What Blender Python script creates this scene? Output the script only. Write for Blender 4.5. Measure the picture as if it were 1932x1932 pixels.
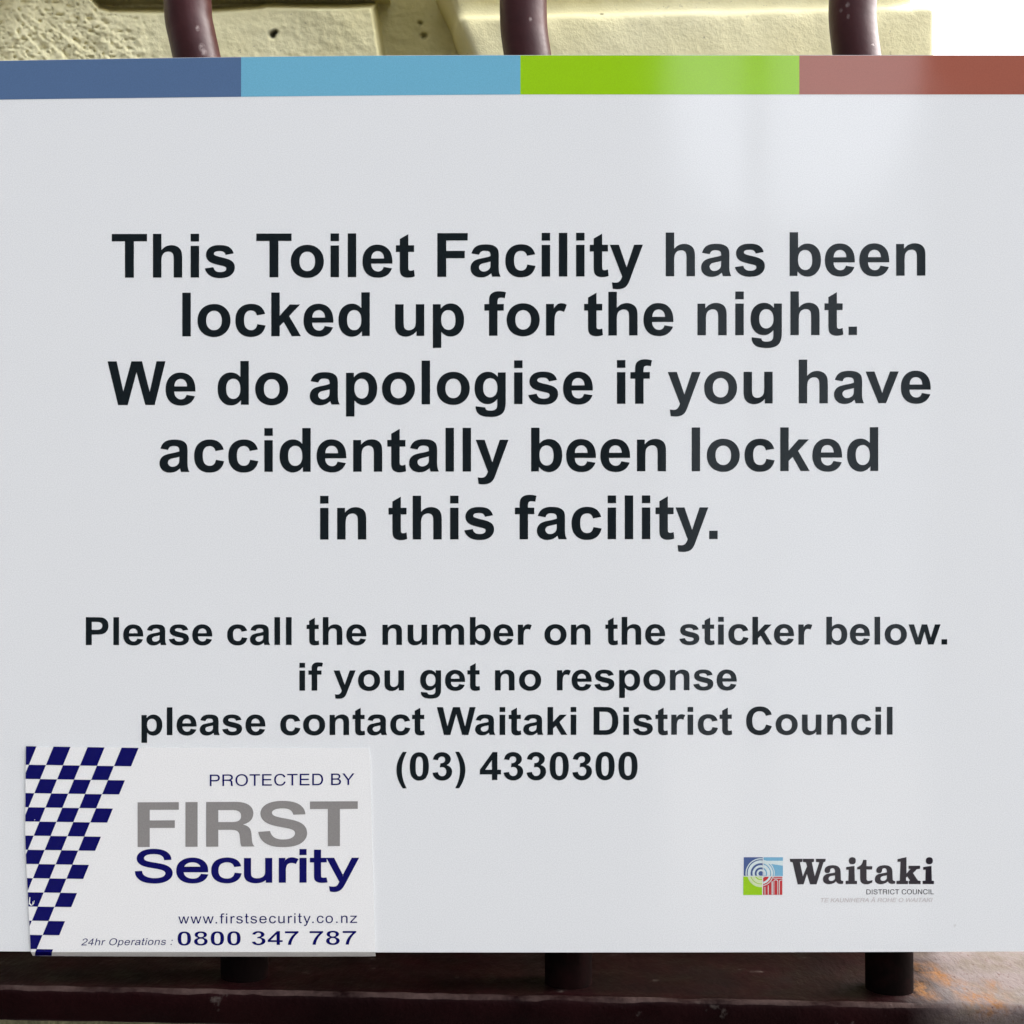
import bpy, bmesh, math, random, re
from mathutils import Vector, noise
sc = bpy.context.scene
for o in list(bpy.data.objects): bpy.data.objects.remove(o)
random.seed(4)

# ------------------------------------------------------------------ camera, sky, sun, exposure
D = 0.55                      # camera to sign face, metres
S = 0.36 / 1932.0             # metres per measured unit on the sign face
H = 1.40                      # height of the picture centre above the ground
cd = bpy.data.cameras.new('camera'); cam = bpy.data.objects.new('camera', cd); sc.collection.objects.link(cam)
cam.location = (0, -D, H); cam.rotation_euler = (math.pi/2, 0, 0)
cd.sensor_width = 36; cd.sensor_height = 36; cd.lens = 36*D/0.36
cd.clip_start = 0.01; cd.clip_end = 2000
sc.camera = cam
SUN_EL, SUN_AZ = math.radians(46), math.radians(72)   # azimuth clockwise from +Y: the sun stands to the right, beyond the wall's plane, so the notice faces away from it
w = bpy.data.worlds.new('World'); sc.world = w; w.use_nodes = True
nt = w.node_tree; nt.nodes.clear()
sky = nt.nodes.new('ShaderNodeTexSky'); sky.sky_type = 'NISHITA'; sky.sun_disc = False
sky.sun_elevation = SUN_EL; sky.sun_rotation = SUN_AZ
sky.air_density = 1.0; sky.dust_density = 6.0; sky.ozone_density = 1.0
bg = nt.nodes.new('ShaderNodeBackground'); bg.inputs[1].default_value = 0.15
out = nt.nodes.new('ShaderNodeOutputWorld')
hs = nt.nodes.new('ShaderNodeHueSaturation'); hs.inputs['Saturation'].default_value = .3     # thin white overcast
nt.links.new(sky.outputs[0], hs.inputs['Color']); nt.links.new(hs.outputs[0], bg.inputs[0]); nt.links.new(bg.outputs[0], out.inputs[0])
sl = bpy.data.lights.new('sun', 'SUN'); sl.energy = .5; sl.angle = math.radians(35); sl.color = (1, .96, .9)
so = bpy.data.objects.new('sun', sl); sc.collection.objects.link(so)
sd = Vector((math.sin(SUN_AZ)*math.cos(SUN_EL), math.cos(SUN_AZ)*math.cos(SUN_EL), math.sin(SUN_EL)))
so.rotation_euler = sd.to_track_quat('Z', 'Y').to_euler(); so.location = sd*20
sc.view_settings.view_transform = 'Standard'; sc.view_settings.look = 'None'
sc.view_settings.exposure = 2.27; sc.view_settings.gamma = 1; sc.view_settings.use_curve_mapping = False

# ------------------------------------------------------------------ helpers
def P(px, py, y=0.0):
    """point seen at measured spot (px,py) when it lies at depth y behind the sign face"""
    k = S*(D+y)/D
    return Vector(((px-966)*k, y, H+(966-py)*k))
def lin(r, g, b):
    f = lambda c: (c/255/12.92) if c/255 <= .04045 else ((c/255+.055)/1.055)**2.4
    return (f(r), f(g), f(b), 1)
def link(o, parent=None):
    sc.collection.objects.link(o)
    if parent:
        o.parent = parent; o.matrix_parent_inverse = parent.matrix_basis.inverted()
    return o
def mesh_obj(name, verts, faces, mats, parent=None, smooth=False, fmat=None):
    m = bpy.data.meshes.new(name); m.from_pydata([tuple(v) for v in verts], [], faces)
    for mt in (mats if isinstance(mats, (list, tuple)) else [mats]): m.materials.append(mt)
    if fmat:
        for p, i in zip(m.polygons, fmat): p.material_index = i
    if smooth:
        for p in m.polygons: p.use_smooth = True
    m.update()
    return link(bpy.data.objects.new(name, m), parent)
def thing(name, label, cat, loc):
    o = bpy.data.objects.new(name, None); o.location = loc; o.empty_display_size = .02
    sc.collection.objects.link(o); o['label'] = label; o['category'] = cat
    return o

# ------------------------------------------------------------------ materials
def mat(name, base, rough=.5, coat=0., coat_rough=.1, spec=.5):
    m = bpy.data.materials.new(name); m.use_nodes = True
    b = m.node_tree.nodes['Principled BSDF']
    b.inputs['Base Color'].default_value = base; b.inputs['Roughness'].default_value = rough
    b.inputs['Coat Weight'].default_value = coat; b.inputs['Coat Roughness'].default_value = coat_rough
    b.inputs['Specular IOR Level'].default_value = spec
    return m
class N:
    """tiny node-graph helper"""
    def __init__(s, m): s.t = m.node_tree; s.b = s.t.nodes['Principled BSDF']; s.co = s.t.nodes.new('ShaderNodeTexCoord').outputs['Object']
    def noise(s, scale, detail=4, rough=.55, stretch=None, dist=0):
        n = s.t.nodes.new('ShaderNodeTexNoise'); n.inputs['Scale'].default_value = scale
        n.inputs['Detail'].default_value = detail; n.inputs['Roughness'].default_value = rough; n.inputs['Distortion'].default_value = dist
        c = s.co
        if stretch:
            mp = s.t.nodes.new('ShaderNodeMapping'); mp.inputs['Scale'].default_value = stretch
            s.t.links.new(c, mp.inputs[0]); c = mp.outputs[0]
        s.t.links.new(c, n.inputs['Vector']); return n.outputs['Fac']
    def ramp(s, fac, stops):
        r = s.t.nodes.new('ShaderNodeValToRGB'); e = r.color_ramp.elements
        while len(e) < len(stops): e.new(.5)
        for el, (p, c) in zip(e, stops): el.position = p; el.color = c if isinstance(c, tuple) else (c, c, c, 1)
        s.t.links.new(fac, r.inputs[0]); return r.outputs[0]
    def mix(s, fac, a, b, mode='MIX'):
        n = s.t.nodes.new('ShaderNodeMix'); n.data_type = 'RGBA'; n.blend_type = mode
        for sock, v in ((n.inputs[0], fac), (n.inputs[6], a), (n.inputs[7], b)):
            if isinstance(v, (int, float, tuple)): sock.default_value = v
            else: s.t.links.new(v, sock)
        return n.outputs[2]
    def math(s, op, a, b=0.):
        n = s.t.nodes.new('ShaderNodeMath'); n.operation = op; n.use_clamp = False
        for sock, v in zip(n.inputs, (a, b)):
            if isinstance(v, (int, float)): sock.default_value = v
            else: s.t.links.new(v, sock)
        return n.outputs[0]
    def xyz(s):
        n = s.t.nodes.new('ShaderNodeSeparateXYZ'); s.t.links.new(s.co, n.inputs[0]); return n.outputs
    def blob(s, p, r, stretch=(1, 1, 1)):
        """1 at p falling to 0 at distance r (object space)"""
        v = s.t.nodes.new('ShaderNodeVectorMath'); v.operation = 'SUBTRACT'; s.t.links.new(s.co, v.inputs[0]); v.inputs[1].default_value = p
        m2 = s.t.nodes.new('ShaderNodeVectorMath'); m2.operation = 'MULTIPLY'; s.t.links.new(v.outputs[0], m2.inputs[0]); m2.inputs[1].default_value = stretch
        l = s.t.nodes.new('ShaderNodeVectorMath'); l.operation = 'LENGTH'; s.t.links.new(m2.outputs[0], l.inputs[0])
        return s.math('MAXIMUM', s.math('SUBTRACT', 1., s.math('DIVIDE', l.outputs['Value'], r)), 0.)
    def set(s, name, v): s.t.links.new(v, s.b.inputs[name])
    def bump(s, h, dist, strength=1.):
        n = s.t.nodes.new('ShaderNodeBump'); n.inputs['Distance'].default_value = dist; n.inputs['Strength'].default_value = strength
        s.t.links.new(h, n.inputs['Height']); s.t.links.new(n.outputs[0], s.b.inputs['Normal'])

COATR = .06
def print_mat(name, rgb):
    m = mat(name, lin(*rgb), .4, 1., COATR, 0.); m.node_tree.nodes['Principled BSDF'].inputs['Coat IOR'].default_value = 1.62
    g = N(m)
    f = g.ramp(g.noise(2600, 2, .7), [(.35, .93), (.65, 1.07)])     # fine print grain
    c = g.mix(1., lin(*rgb), f, 'MULTIPLY')
    c = g.mix(g.ramp(g.noise(190, 2, .4), [(.80, 0.), (.83, .35)]), c, (.25, .23, .2, 1))       # a few specks of grime
    g.set('Base Color', c)
    g.set('Coat Roughness', g.ramp(g.noise(22, 5, .6), [(.3, .05), (.7, .10)]))                 # wiped and dusty patches
    b_ = m.node_tree.nodes.new('ShaderNodeBump'); b_.inputs['Distance'].default_value = .00022  # the sheet is not quite flat
    m.node_tree.links.new(g.noise(9, 1, .4), b_.inputs['Height']); m.node_tree.links.new(b_.outputs[0], g.b.inputs['Coat Normal'])
    return m
M_white = print_mat('sign white', (225, 227, 228))
M_ink = print_mat('black vinyl', (9, 20, 25))
M_dblue = print_mat('slate blue vinyl', (80, 106, 143))
M_lblue = print_mat('sky blue vinyl', (108, 173, 200))
M_green = print_mat('lime green vinyl', (148, 198, 14))
M_red = print_mat('brick red vinyl', (156, 88, 71))
M_edge = mat('sign cut edge', lin(95, 98, 100), .5)
M_stick = print_mat('sticker white', (234, 234, 233))
M_navy = print_mat('navy print', (3, 2, 90))
M_grey = print_mat('grey print', (139, 136, 134))
M_logo_dark = print_mat('logo charcoal', (24, 18, 32))
M_logo_faint = print_mat('logo faint grey', (196, 190, 190))
M_logo_pale = print_mat('logo pale', (206, 220, 220))
M_logo_pgreen = print_mat('logo pale green', (204, 218, 172))
M_logo_red = print_mat('logo red', (186, 42, 48))
M_logo_sky = print_mat('logo sky', (112, 170, 200))
M_logo_blue = print_mat('logo blue', (66, 88, 140))

# ------------------------------------------------------------------ letter shapes (drawn here as outlines, 2048 units per em)
BOLD = {
'T': (1251, 'M478 0 V1218 H43 V1466 H1209 V1218 H774 V0Z'),
'h': (1251, 'M434 1466 V927 Q570 1086 759 1086 Q856 1086 934 1050 Q1012 1014 1051.5 958 Q1091 902 1105.5 834 Q1120 766 1120 623 V0 H839 V561 Q839 728 823 773 Q807 818 766.5 844.5 Q726 871 665 871 Q595 871 540 837 Q485 803 459.5 734.5 Q434 666 434 532 V0 H153 V1466Z'),
'i': (569, 'M147 1206 V1466 H428 V1206Z M147 0 V1062 H428 V0Z'),
's': (1139, 'M48 303 L330 346 Q348 264 403 221.5 Q458 179 557 179 Q666 179 721 219 Q758 247 758 294 Q758 326 738 347 Q717 367 644 384 Q304 459 213 521 Q87 607 87 760 Q87 898 196 992 Q305 1086 534 1086 Q752 1086 858 1015 Q964 944 1004 805 L739 756 Q722 818 674.5 851 Q627 884 539 884 Q428 884 380 853 Q348 831 348 796 Q348 766 376 745 Q414 717 638.5 666 Q863 615 952 541 Q1040 466 1040 332 Q1040 186 918 81 Q796 -24 557 -24 Q340 -24 213.5 64 Q87 152 48 303Z'),
'o': (1251, 'M82 546 Q82 686 151 817 Q220 948 346.5 1017 Q473 1086 629 1086 Q870 1086 1024 929.5 Q1178 773 1178 534 Q1178 293 1022.5 134.5 Q867 -24 631 -24 Q485 -24 352.5 42 Q220 108 151 235.5 Q82 363 82 546Z M370 531 Q370 373 445 289 Q520 205 630 205 Q740 205 814.5 289 Q889 373 889 533 Q889 689 814.5 773 Q740 857 630 857 Q520 857 445 773 Q370 689 370 531Z'),
'l': (569, 'M147 0 V1466 H428 V0Z'),
'e': (1139, 'M762 338 L1042 291 Q988 137 871.5 56.5 Q755 -24 580 -24 Q303 -24 170 157 Q65 302 65 523 Q65 787 203 936.5 Q341 1086 552 1086 Q789 1086 926 929.5 Q1063 773 1057 450 H353 Q356 325 421 255.5 Q486 186 583 186 Q649 186 694 222 Q739 258 762 338Z M778 622 Q775 744 715 807.5 Q655 871 569 871 Q477 871 417 804 Q357 737 358 622Z'),
't': (682, 'M634 1062 V838 H442 V410 Q442 280 447.5 258.5 Q453 237 472.5 223 Q492 209 520 209 Q559 209 633 236 L657 18 Q559 -24 435 -24 Q359 -24 298 1.5 Q237 27 208.5 67.5 Q180 108 169 177 Q160 226 160 375 V838 H31 V1062 H160 V1273 L442 1437 V1062Z'),
'F': (1251, 'M150 0 V1466 H1155 V1218 H446 V871 H1058 V623 H446 V0Z'),
'a': (1139, 'M357 738 L102 784 Q145 938 250 1012 Q355 1086 562 1086 Q750 1086 842 1041.5 Q934 997 971.5 928.5 Q1009 860 1009 677 L1006 349 Q1006 209 1019.5 142.5 Q1033 76 1070 0 H792 Q781 28 765 83 Q758 108 755 116 Q683 46 601 11 Q519 -24 426 -24 Q262 -24 167.5 65 Q73 154 73 290 Q73 380 116 450.5 Q159 521 236.5 558.5 Q314 596 460 624 Q657 661 733 693 V721 Q733 802 693 836.5 Q653 871 542 871 Q467 871 425 841.5 Q383 812 357 738Z M733 510 Q679 492 562 467 Q445 442 409 418 Q354 379 354 319 Q354 260 398 217 Q442 174 510 174 Q586 174 655 224 Q706 262 722 317 Q733 353 733 454Z'),
'c': (1139, 'M1073 748 L796 698 Q782 781 732.5 823 Q683 865 604 865 Q499 865 436.5 792.5 Q374 720 374 550 Q374 361 437.5 283 Q501 205 608 205 Q688 205 739 250.5 Q790 296 811 407 L1087 360 Q1044 170 922 73 Q800 -24 595 -24 Q362 -24 223.5 123 Q85 270 85 530 Q85 793 224 939.5 Q363 1086 600 1086 Q794 1086 908.5 1002.5 Q1023 919 1073 748Z'),
'y': (1139, 'M14 1062 H313 L567 308 L815 1062 H1106 L731 40 L664 -145 Q627 -238 593.5 -287 Q560 -336 516.5 -366.5 Q473 -397 409.5 -414 Q346 -431 266 -431 Q185 -431 107 -414 L82 -194 Q148 -207 201 -207 Q299 -207 346 -149.5 Q393 -92 418 -3Z'),
'b': (1251, 'M151 0 V1466 H432 V938 Q562 1086 740 1086 Q934 1086 1061 945.5 Q1188 805 1188 542 Q1188 270 1058.5 123 Q929 -24 744 -24 Q653 -24 564.5 21.5 Q476 67 412 156 V0Z M430 554 Q430 389 482 310 Q555 198 676 198 Q769 198 834.5 277.5 Q900 357 900 528 Q900 710 834 790.5 Q768 871 665 871 Q564 871 497 792.5 Q430 714 430 554Z'),
'n': (1251, 'M1113 0 H832 V542 Q832 714 814 764.5 Q796 815 755.5 843 Q715 871 658 871 Q585 871 527 831 Q469 791 447.5 725 Q426 659 426 481 V0 H145 V1062 H406 V906 Q545 1086 756 1086 Q849 1086 926 1052.5 Q1003 1019 1042.5 967 Q1082 915 1097.5 849 Q1113 783 1113 660Z'),
'k': (1139, 'M136 0 V1466 H417 V688 L746 1062 H1092 L729 674 L1118 0 H815 L548 477 L417 340 V0Z'),
'd': (1251, 'M1121 0 H860 V156 Q795 65 706.5 20.5 Q618 -24 528 -24 Q345 -24 214.5 123.5 Q84 271 84 535 Q84 805 211 945.5 Q338 1086 532 1086 Q710 1086 840 938 V1466 H1121Z M371 554 Q371 384 418 308 Q486 198 608 198 Q705 198 773 280.5 Q841 363 841 527 Q841 710 775 790.5 Q709 871 606 871 Q506 871 438.5 791.5 Q371 712 371 554Z'),
'u': (1251, 'M846 0 V159 Q788 74 693.5 25 Q599 -24 494 -24 Q387 -24 302 23 Q217 70 179 155 Q141 240 141 390 V1062 H422 V574 Q422 350 437.5 299.5 Q453 249 494 219.5 Q535 190 598 190 Q670 190 727 229.5 Q784 269 805 327.5 Q826 386 826 614 V1062 H1107 V0Z'),
'p': (1251, 'M139 1062 H401 V906 Q452 986 539 1036 Q626 1086 732 1086 Q917 1086 1046 941 Q1175 796 1175 537 Q1175 271 1045 123.5 Q915 -24 730 -24 Q642 -24 570.5 11 Q499 46 420 131 V-404 H139Z M417 549 Q417 370 488 284.5 Q559 199 661 199 Q759 199 824 277.5 Q889 356 889 535 Q889 702 822 783 Q755 864 656 864 Q553 864 485 784.5 Q417 705 417 549Z'),
'f': (682, 'M24 1062 H180 V1142 Q180 1276 208.5 1342 Q237 1408 313.5 1449.5 Q390 1491 507 1491 Q627 1491 742 1455 L704 1259 Q637 1275 575 1275 Q514 1275 487.5 1246.5 Q461 1218 461 1137 V1062 H671 V841 H461 V0 H180 V841 H24Z'),
'r': (797, 'M416 0 H135 V1062 H396 V911 Q463 1018 516.5 1052 Q570 1086 638 1086 Q734 1086 823 1033 L736 788 Q665 834 604 834 Q545 834 504 801.5 Q463 769 439.5 684 Q416 599 416 328Z'),
'g': (1251, 'M121 -70 L442 -109 Q450 -165 479 -186 Q519 -216 605 -216 Q715 -216 770 -183 Q807 -161 826 -112 Q839 -77 839 17 V172 Q713 0 521 0 Q307 0 182 181 Q84 324 84 537 Q84 804 212.5 945 Q341 1086 532 1086 Q729 1086 857 913 V1062 H1120 V109 Q1120 -79 1089 -172 Q1058 -265 1002 -318 Q946 -371 852.5 -401 Q759 -431 616 -431 Q346 -431 233 -338.5 Q120 -246 120 -104 Q120 -90 121 -70Z M372 553 Q372 384 437.5 305.5 Q503 227 599 227 Q702 227 773 307.5 Q844 388 844 546 Q844 711 776 791 Q708 871 604 871 Q503 871 437.5 792.5 Q372 714 372 553Z'),
'W': (1933, 'M361 0 L11 1466 H314 L535 459 L803 1466 H1155 L1412 442 L1637 1466 H1935 L1579 0 H1265 L973 1096 L682 0Z'),
'v': (1139, 'M440 0 L12 1062 H307 L507 520 L565 339 Q588 408 594 430 Q608 475 624 520 L826 1062 H1115 L693 0Z'),
'.': (569, 'M147 0 V281 H428 V0Z'),
'P': (1366, 'M149 0 V1466 H624 Q894 1466 976 1444 Q1102 1411 1187 1300.5 Q1272 1190 1272 1015 Q1272 880 1223 788 Q1174 696 1098.5 643.5 Q1023 591 945 574 Q839 553 638 553 H445 V0Z M445 1218 V802 H607 Q782 802 841 825 Q900 848 933.5 897 Q967 946 967 1011 Q967 1091 920 1143 Q873 1195 801 1208 Q748 1218 588 1218Z'),
'm': (1821, 'M126 1062 H385 V917 Q524 1086 716 1086 Q818 1086 893 1044 Q968 1002 1016 917 Q1086 1002 1167 1044 Q1248 1086 1340 1086 Q1457 1086 1538 1038.5 Q1619 991 1659 899 Q1688 831 1688 679 V0 H1407 V607 Q1407 765 1378 811 Q1339 871 1258 871 Q1199 871 1147 835 Q1095 799 1072 729.5 Q1049 660 1049 510 V0 H768 V582 Q768 737 753 782 Q738 827 706.5 849 Q675 871 621 871 Q556 871 504 836 Q452 801 429.5 735 Q407 669 407 516 V0 H126Z'),
'w': (1593, 'M345 0 L9 1062 H282 L481 366 L664 1062 H935 L1112 366 L1315 1062 H1592 L1251 0 H981 L798 683 L618 0Z'),
'D': (1479, 'M148 1466 H689 Q872 1466 968 1438 Q1097 1400 1189 1303 Q1281 1206 1329 1065.5 Q1377 925 1377 719 Q1377 538 1332 407 Q1277 247 1175 148 Q1098 73 967 31 Q869 0 705 0 H148Z M444 1218 V247 H665 Q789 247 844 261 Q916 279 963.5 322 Q1011 365 1041 463.5 Q1071 562 1071 732 Q1071 902 1041 993 Q1011 1084 957 1135 Q903 1186 820 1204 Q758 1218 577 1218Z'),
'C': (1479, 'M1087 539 L1374 448 Q1308 208 1154.5 91.5 Q1001 -25 765 -25 Q473 -25 285 174.5 Q97 374 97 720 Q97 1086 286 1288.5 Q475 1491 783 1491 Q1052 1491 1220 1332 Q1320 1238 1370 1062 L1077 992 Q1051 1106 968.5 1172 Q886 1238 768 1238 Q605 1238 503.5 1121 Q402 1004 402 742 Q402 464 502 346 Q602 228 762 228 Q880 228 965 303 Q1050 378 1087 539Z'),
'(': (682, 'M613 -431 H420 Q267 -200 187 49 Q107 298 107 531 Q107 820 206 1078 Q292 1302 424 1491 H616 Q479 1188 427.5 975.5 Q376 763 376 525 Q376 361 406.5 189 Q437 17 490 -138 Q525 -240 613 -431Z'),
')': (682, 'M66 -431 Q149 -253 183 -158 Q217 -63 246 61 Q275 185 288.5 296.5 Q302 408 302 525 Q302 763 251 975.5 Q200 1188 63 1491 H254 Q405 1276 488.5 1034 Q572 792 572 543 Q572 333 506 93 Q431 -175 259 -431Z'),
'0': (1139, 'M562 1472 Q775 1472 895 1320 Q1037 1140 1037 724 Q1037 309 894 127 Q775 -24 562 -24 Q348 -24 217 140.5 Q86 305 86 727 Q86 1141 229 1321 Q349 1472 562 1472Z M562 1239 Q511 1239 471 1206 Q431 1174 409 1090 Q380 981 380 723 Q380 465 406 368 Q432 272 471 240 Q511 208 562 208 Q613 208 653 240.5 Q693 273 715 357 Q744 465 744 723 Q744 981 718 1077.5 Q692 1174 652.5 1206.5 Q613 1239 562 1239Z'),
'3': (1139, 'M77 389 L349 422 Q362 318 419 263 Q476 208 557 208 Q644 208 703.5 274 Q763 340 763 452 Q763 558 706 620 Q649 682 567 682 Q513 682 438 661 L469 890 Q583 887 643 939.5 Q703 992 703 1079 Q703 1153 659 1197 Q615 1241 542 1241 Q470 1241 419 1191 Q368 1141 357 1045 L98 1089 Q125 1222 179.5 1301.5 Q234 1381 331.5 1426.5 Q429 1472 550 1472 Q757 1472 882 1340 Q985 1232 985 1096 Q985 903 774 788 Q900 761 975.5 667 Q1051 573 1051 440 Q1051 247 910 111 Q769 -25 559 -25 Q360 -25 229 89.5 Q98 204 77 389Z'),
'4': (1139, 'M638 0 V295 H38 V541 L674 1472 H910 V542 H1092 V295 H910 V0Z M638 542 V1043 L301 542Z'),
'I': (569, 'M140 0 V1466 H436 V0Z'),
'R': (1420, 'M150 0 V1466 H850 Q1080 1466 1190 1365 Q1300 1264 1300 1085 Q1300 810 1050 720 Q1160 685 1205 610 Q1245 545 1255 400 L1268 200 Q1273 80 1330 0 H1015 Q985 60 978 200 L966 350 Q958 460 910 505 Q862 550 740 550 H446 V0Z M446 1198 V805 H780 Q890 805 945 850 Q1000 895 1000 1000 Q1000 1105 945 1151 Q890 1198 780 1198Z'),
'S': (1366, 'M74 477 L362 505 Q388 360 467.5 292 Q547 224 682 224 Q825 224 897.5 284.5 Q970 345 970 426 Q970 478 939.5 514.5 Q909 551 833 578 Q781 596 596 642 Q358 701 262 787 Q127 908 127 1082 Q127 1194 190.5 1291.5 Q254 1389 373.5 1440 Q493 1491 662 1491 Q938 1491 1077.5 1370 Q1217 1249 1224 1047 L928 1034 Q909 1147 846.5 1196.5 Q784 1246 659 1246 Q530 1246 457 1193 Q410 1159 410 1102 Q410 1050 454 1013 Q510 966 726 915 Q942 864 1045.5 809.5 Q1149 755 1207.5 660.5 Q1266 566 1266 427 Q1266 301 1196 191 Q1126 81 998 27.5 Q870 -26 679 -26 Q401 -26 252 102.5 Q103 231 74 477Z'),
'8': (1139, 'M326 791 Q217 837 167.5 917.5 Q118 998 118 1094 Q118 1258 232.5 1365 Q347 1472 558 1472 Q767 1472 882.5 1365 Q998 1258 998 1094 Q998 992 945 912.5 Q892 833 796 791 Q918 742 981.5 648 Q1045 554 1045 431 Q1045 228 915.5 101 Q786 -26 571 -26 Q371 -26 238 79 Q81 203 81 419 Q81 538 140 637.5 Q199 737 326 791Z M384 1072 Q384 988 431.5 941 Q479 894 558 894 Q638 894 686 941.5 Q734 989 734 1073 Q734 1152 686.5 1199.5 Q639 1247 561 1247 Q480 1247 432 1199 Q384 1151 384 1072Z M358 445 Q358 329 417.5 264 Q477 199 566 199 Q653 199 710 261.5 Q767 324 767 442 Q767 545 709 607.5 Q651 670 562 670 Q459 670 408.5 599 Q358 528 358 445Z'),
'7': (1139, 'M85 1186 V1447 H1047 V1243 Q928 1126 805 907 Q682 688 617.5 441.5 Q553 195 554 0 H282 Q289 306 408 624 Q527 942 726 1186Z'),
}
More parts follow.
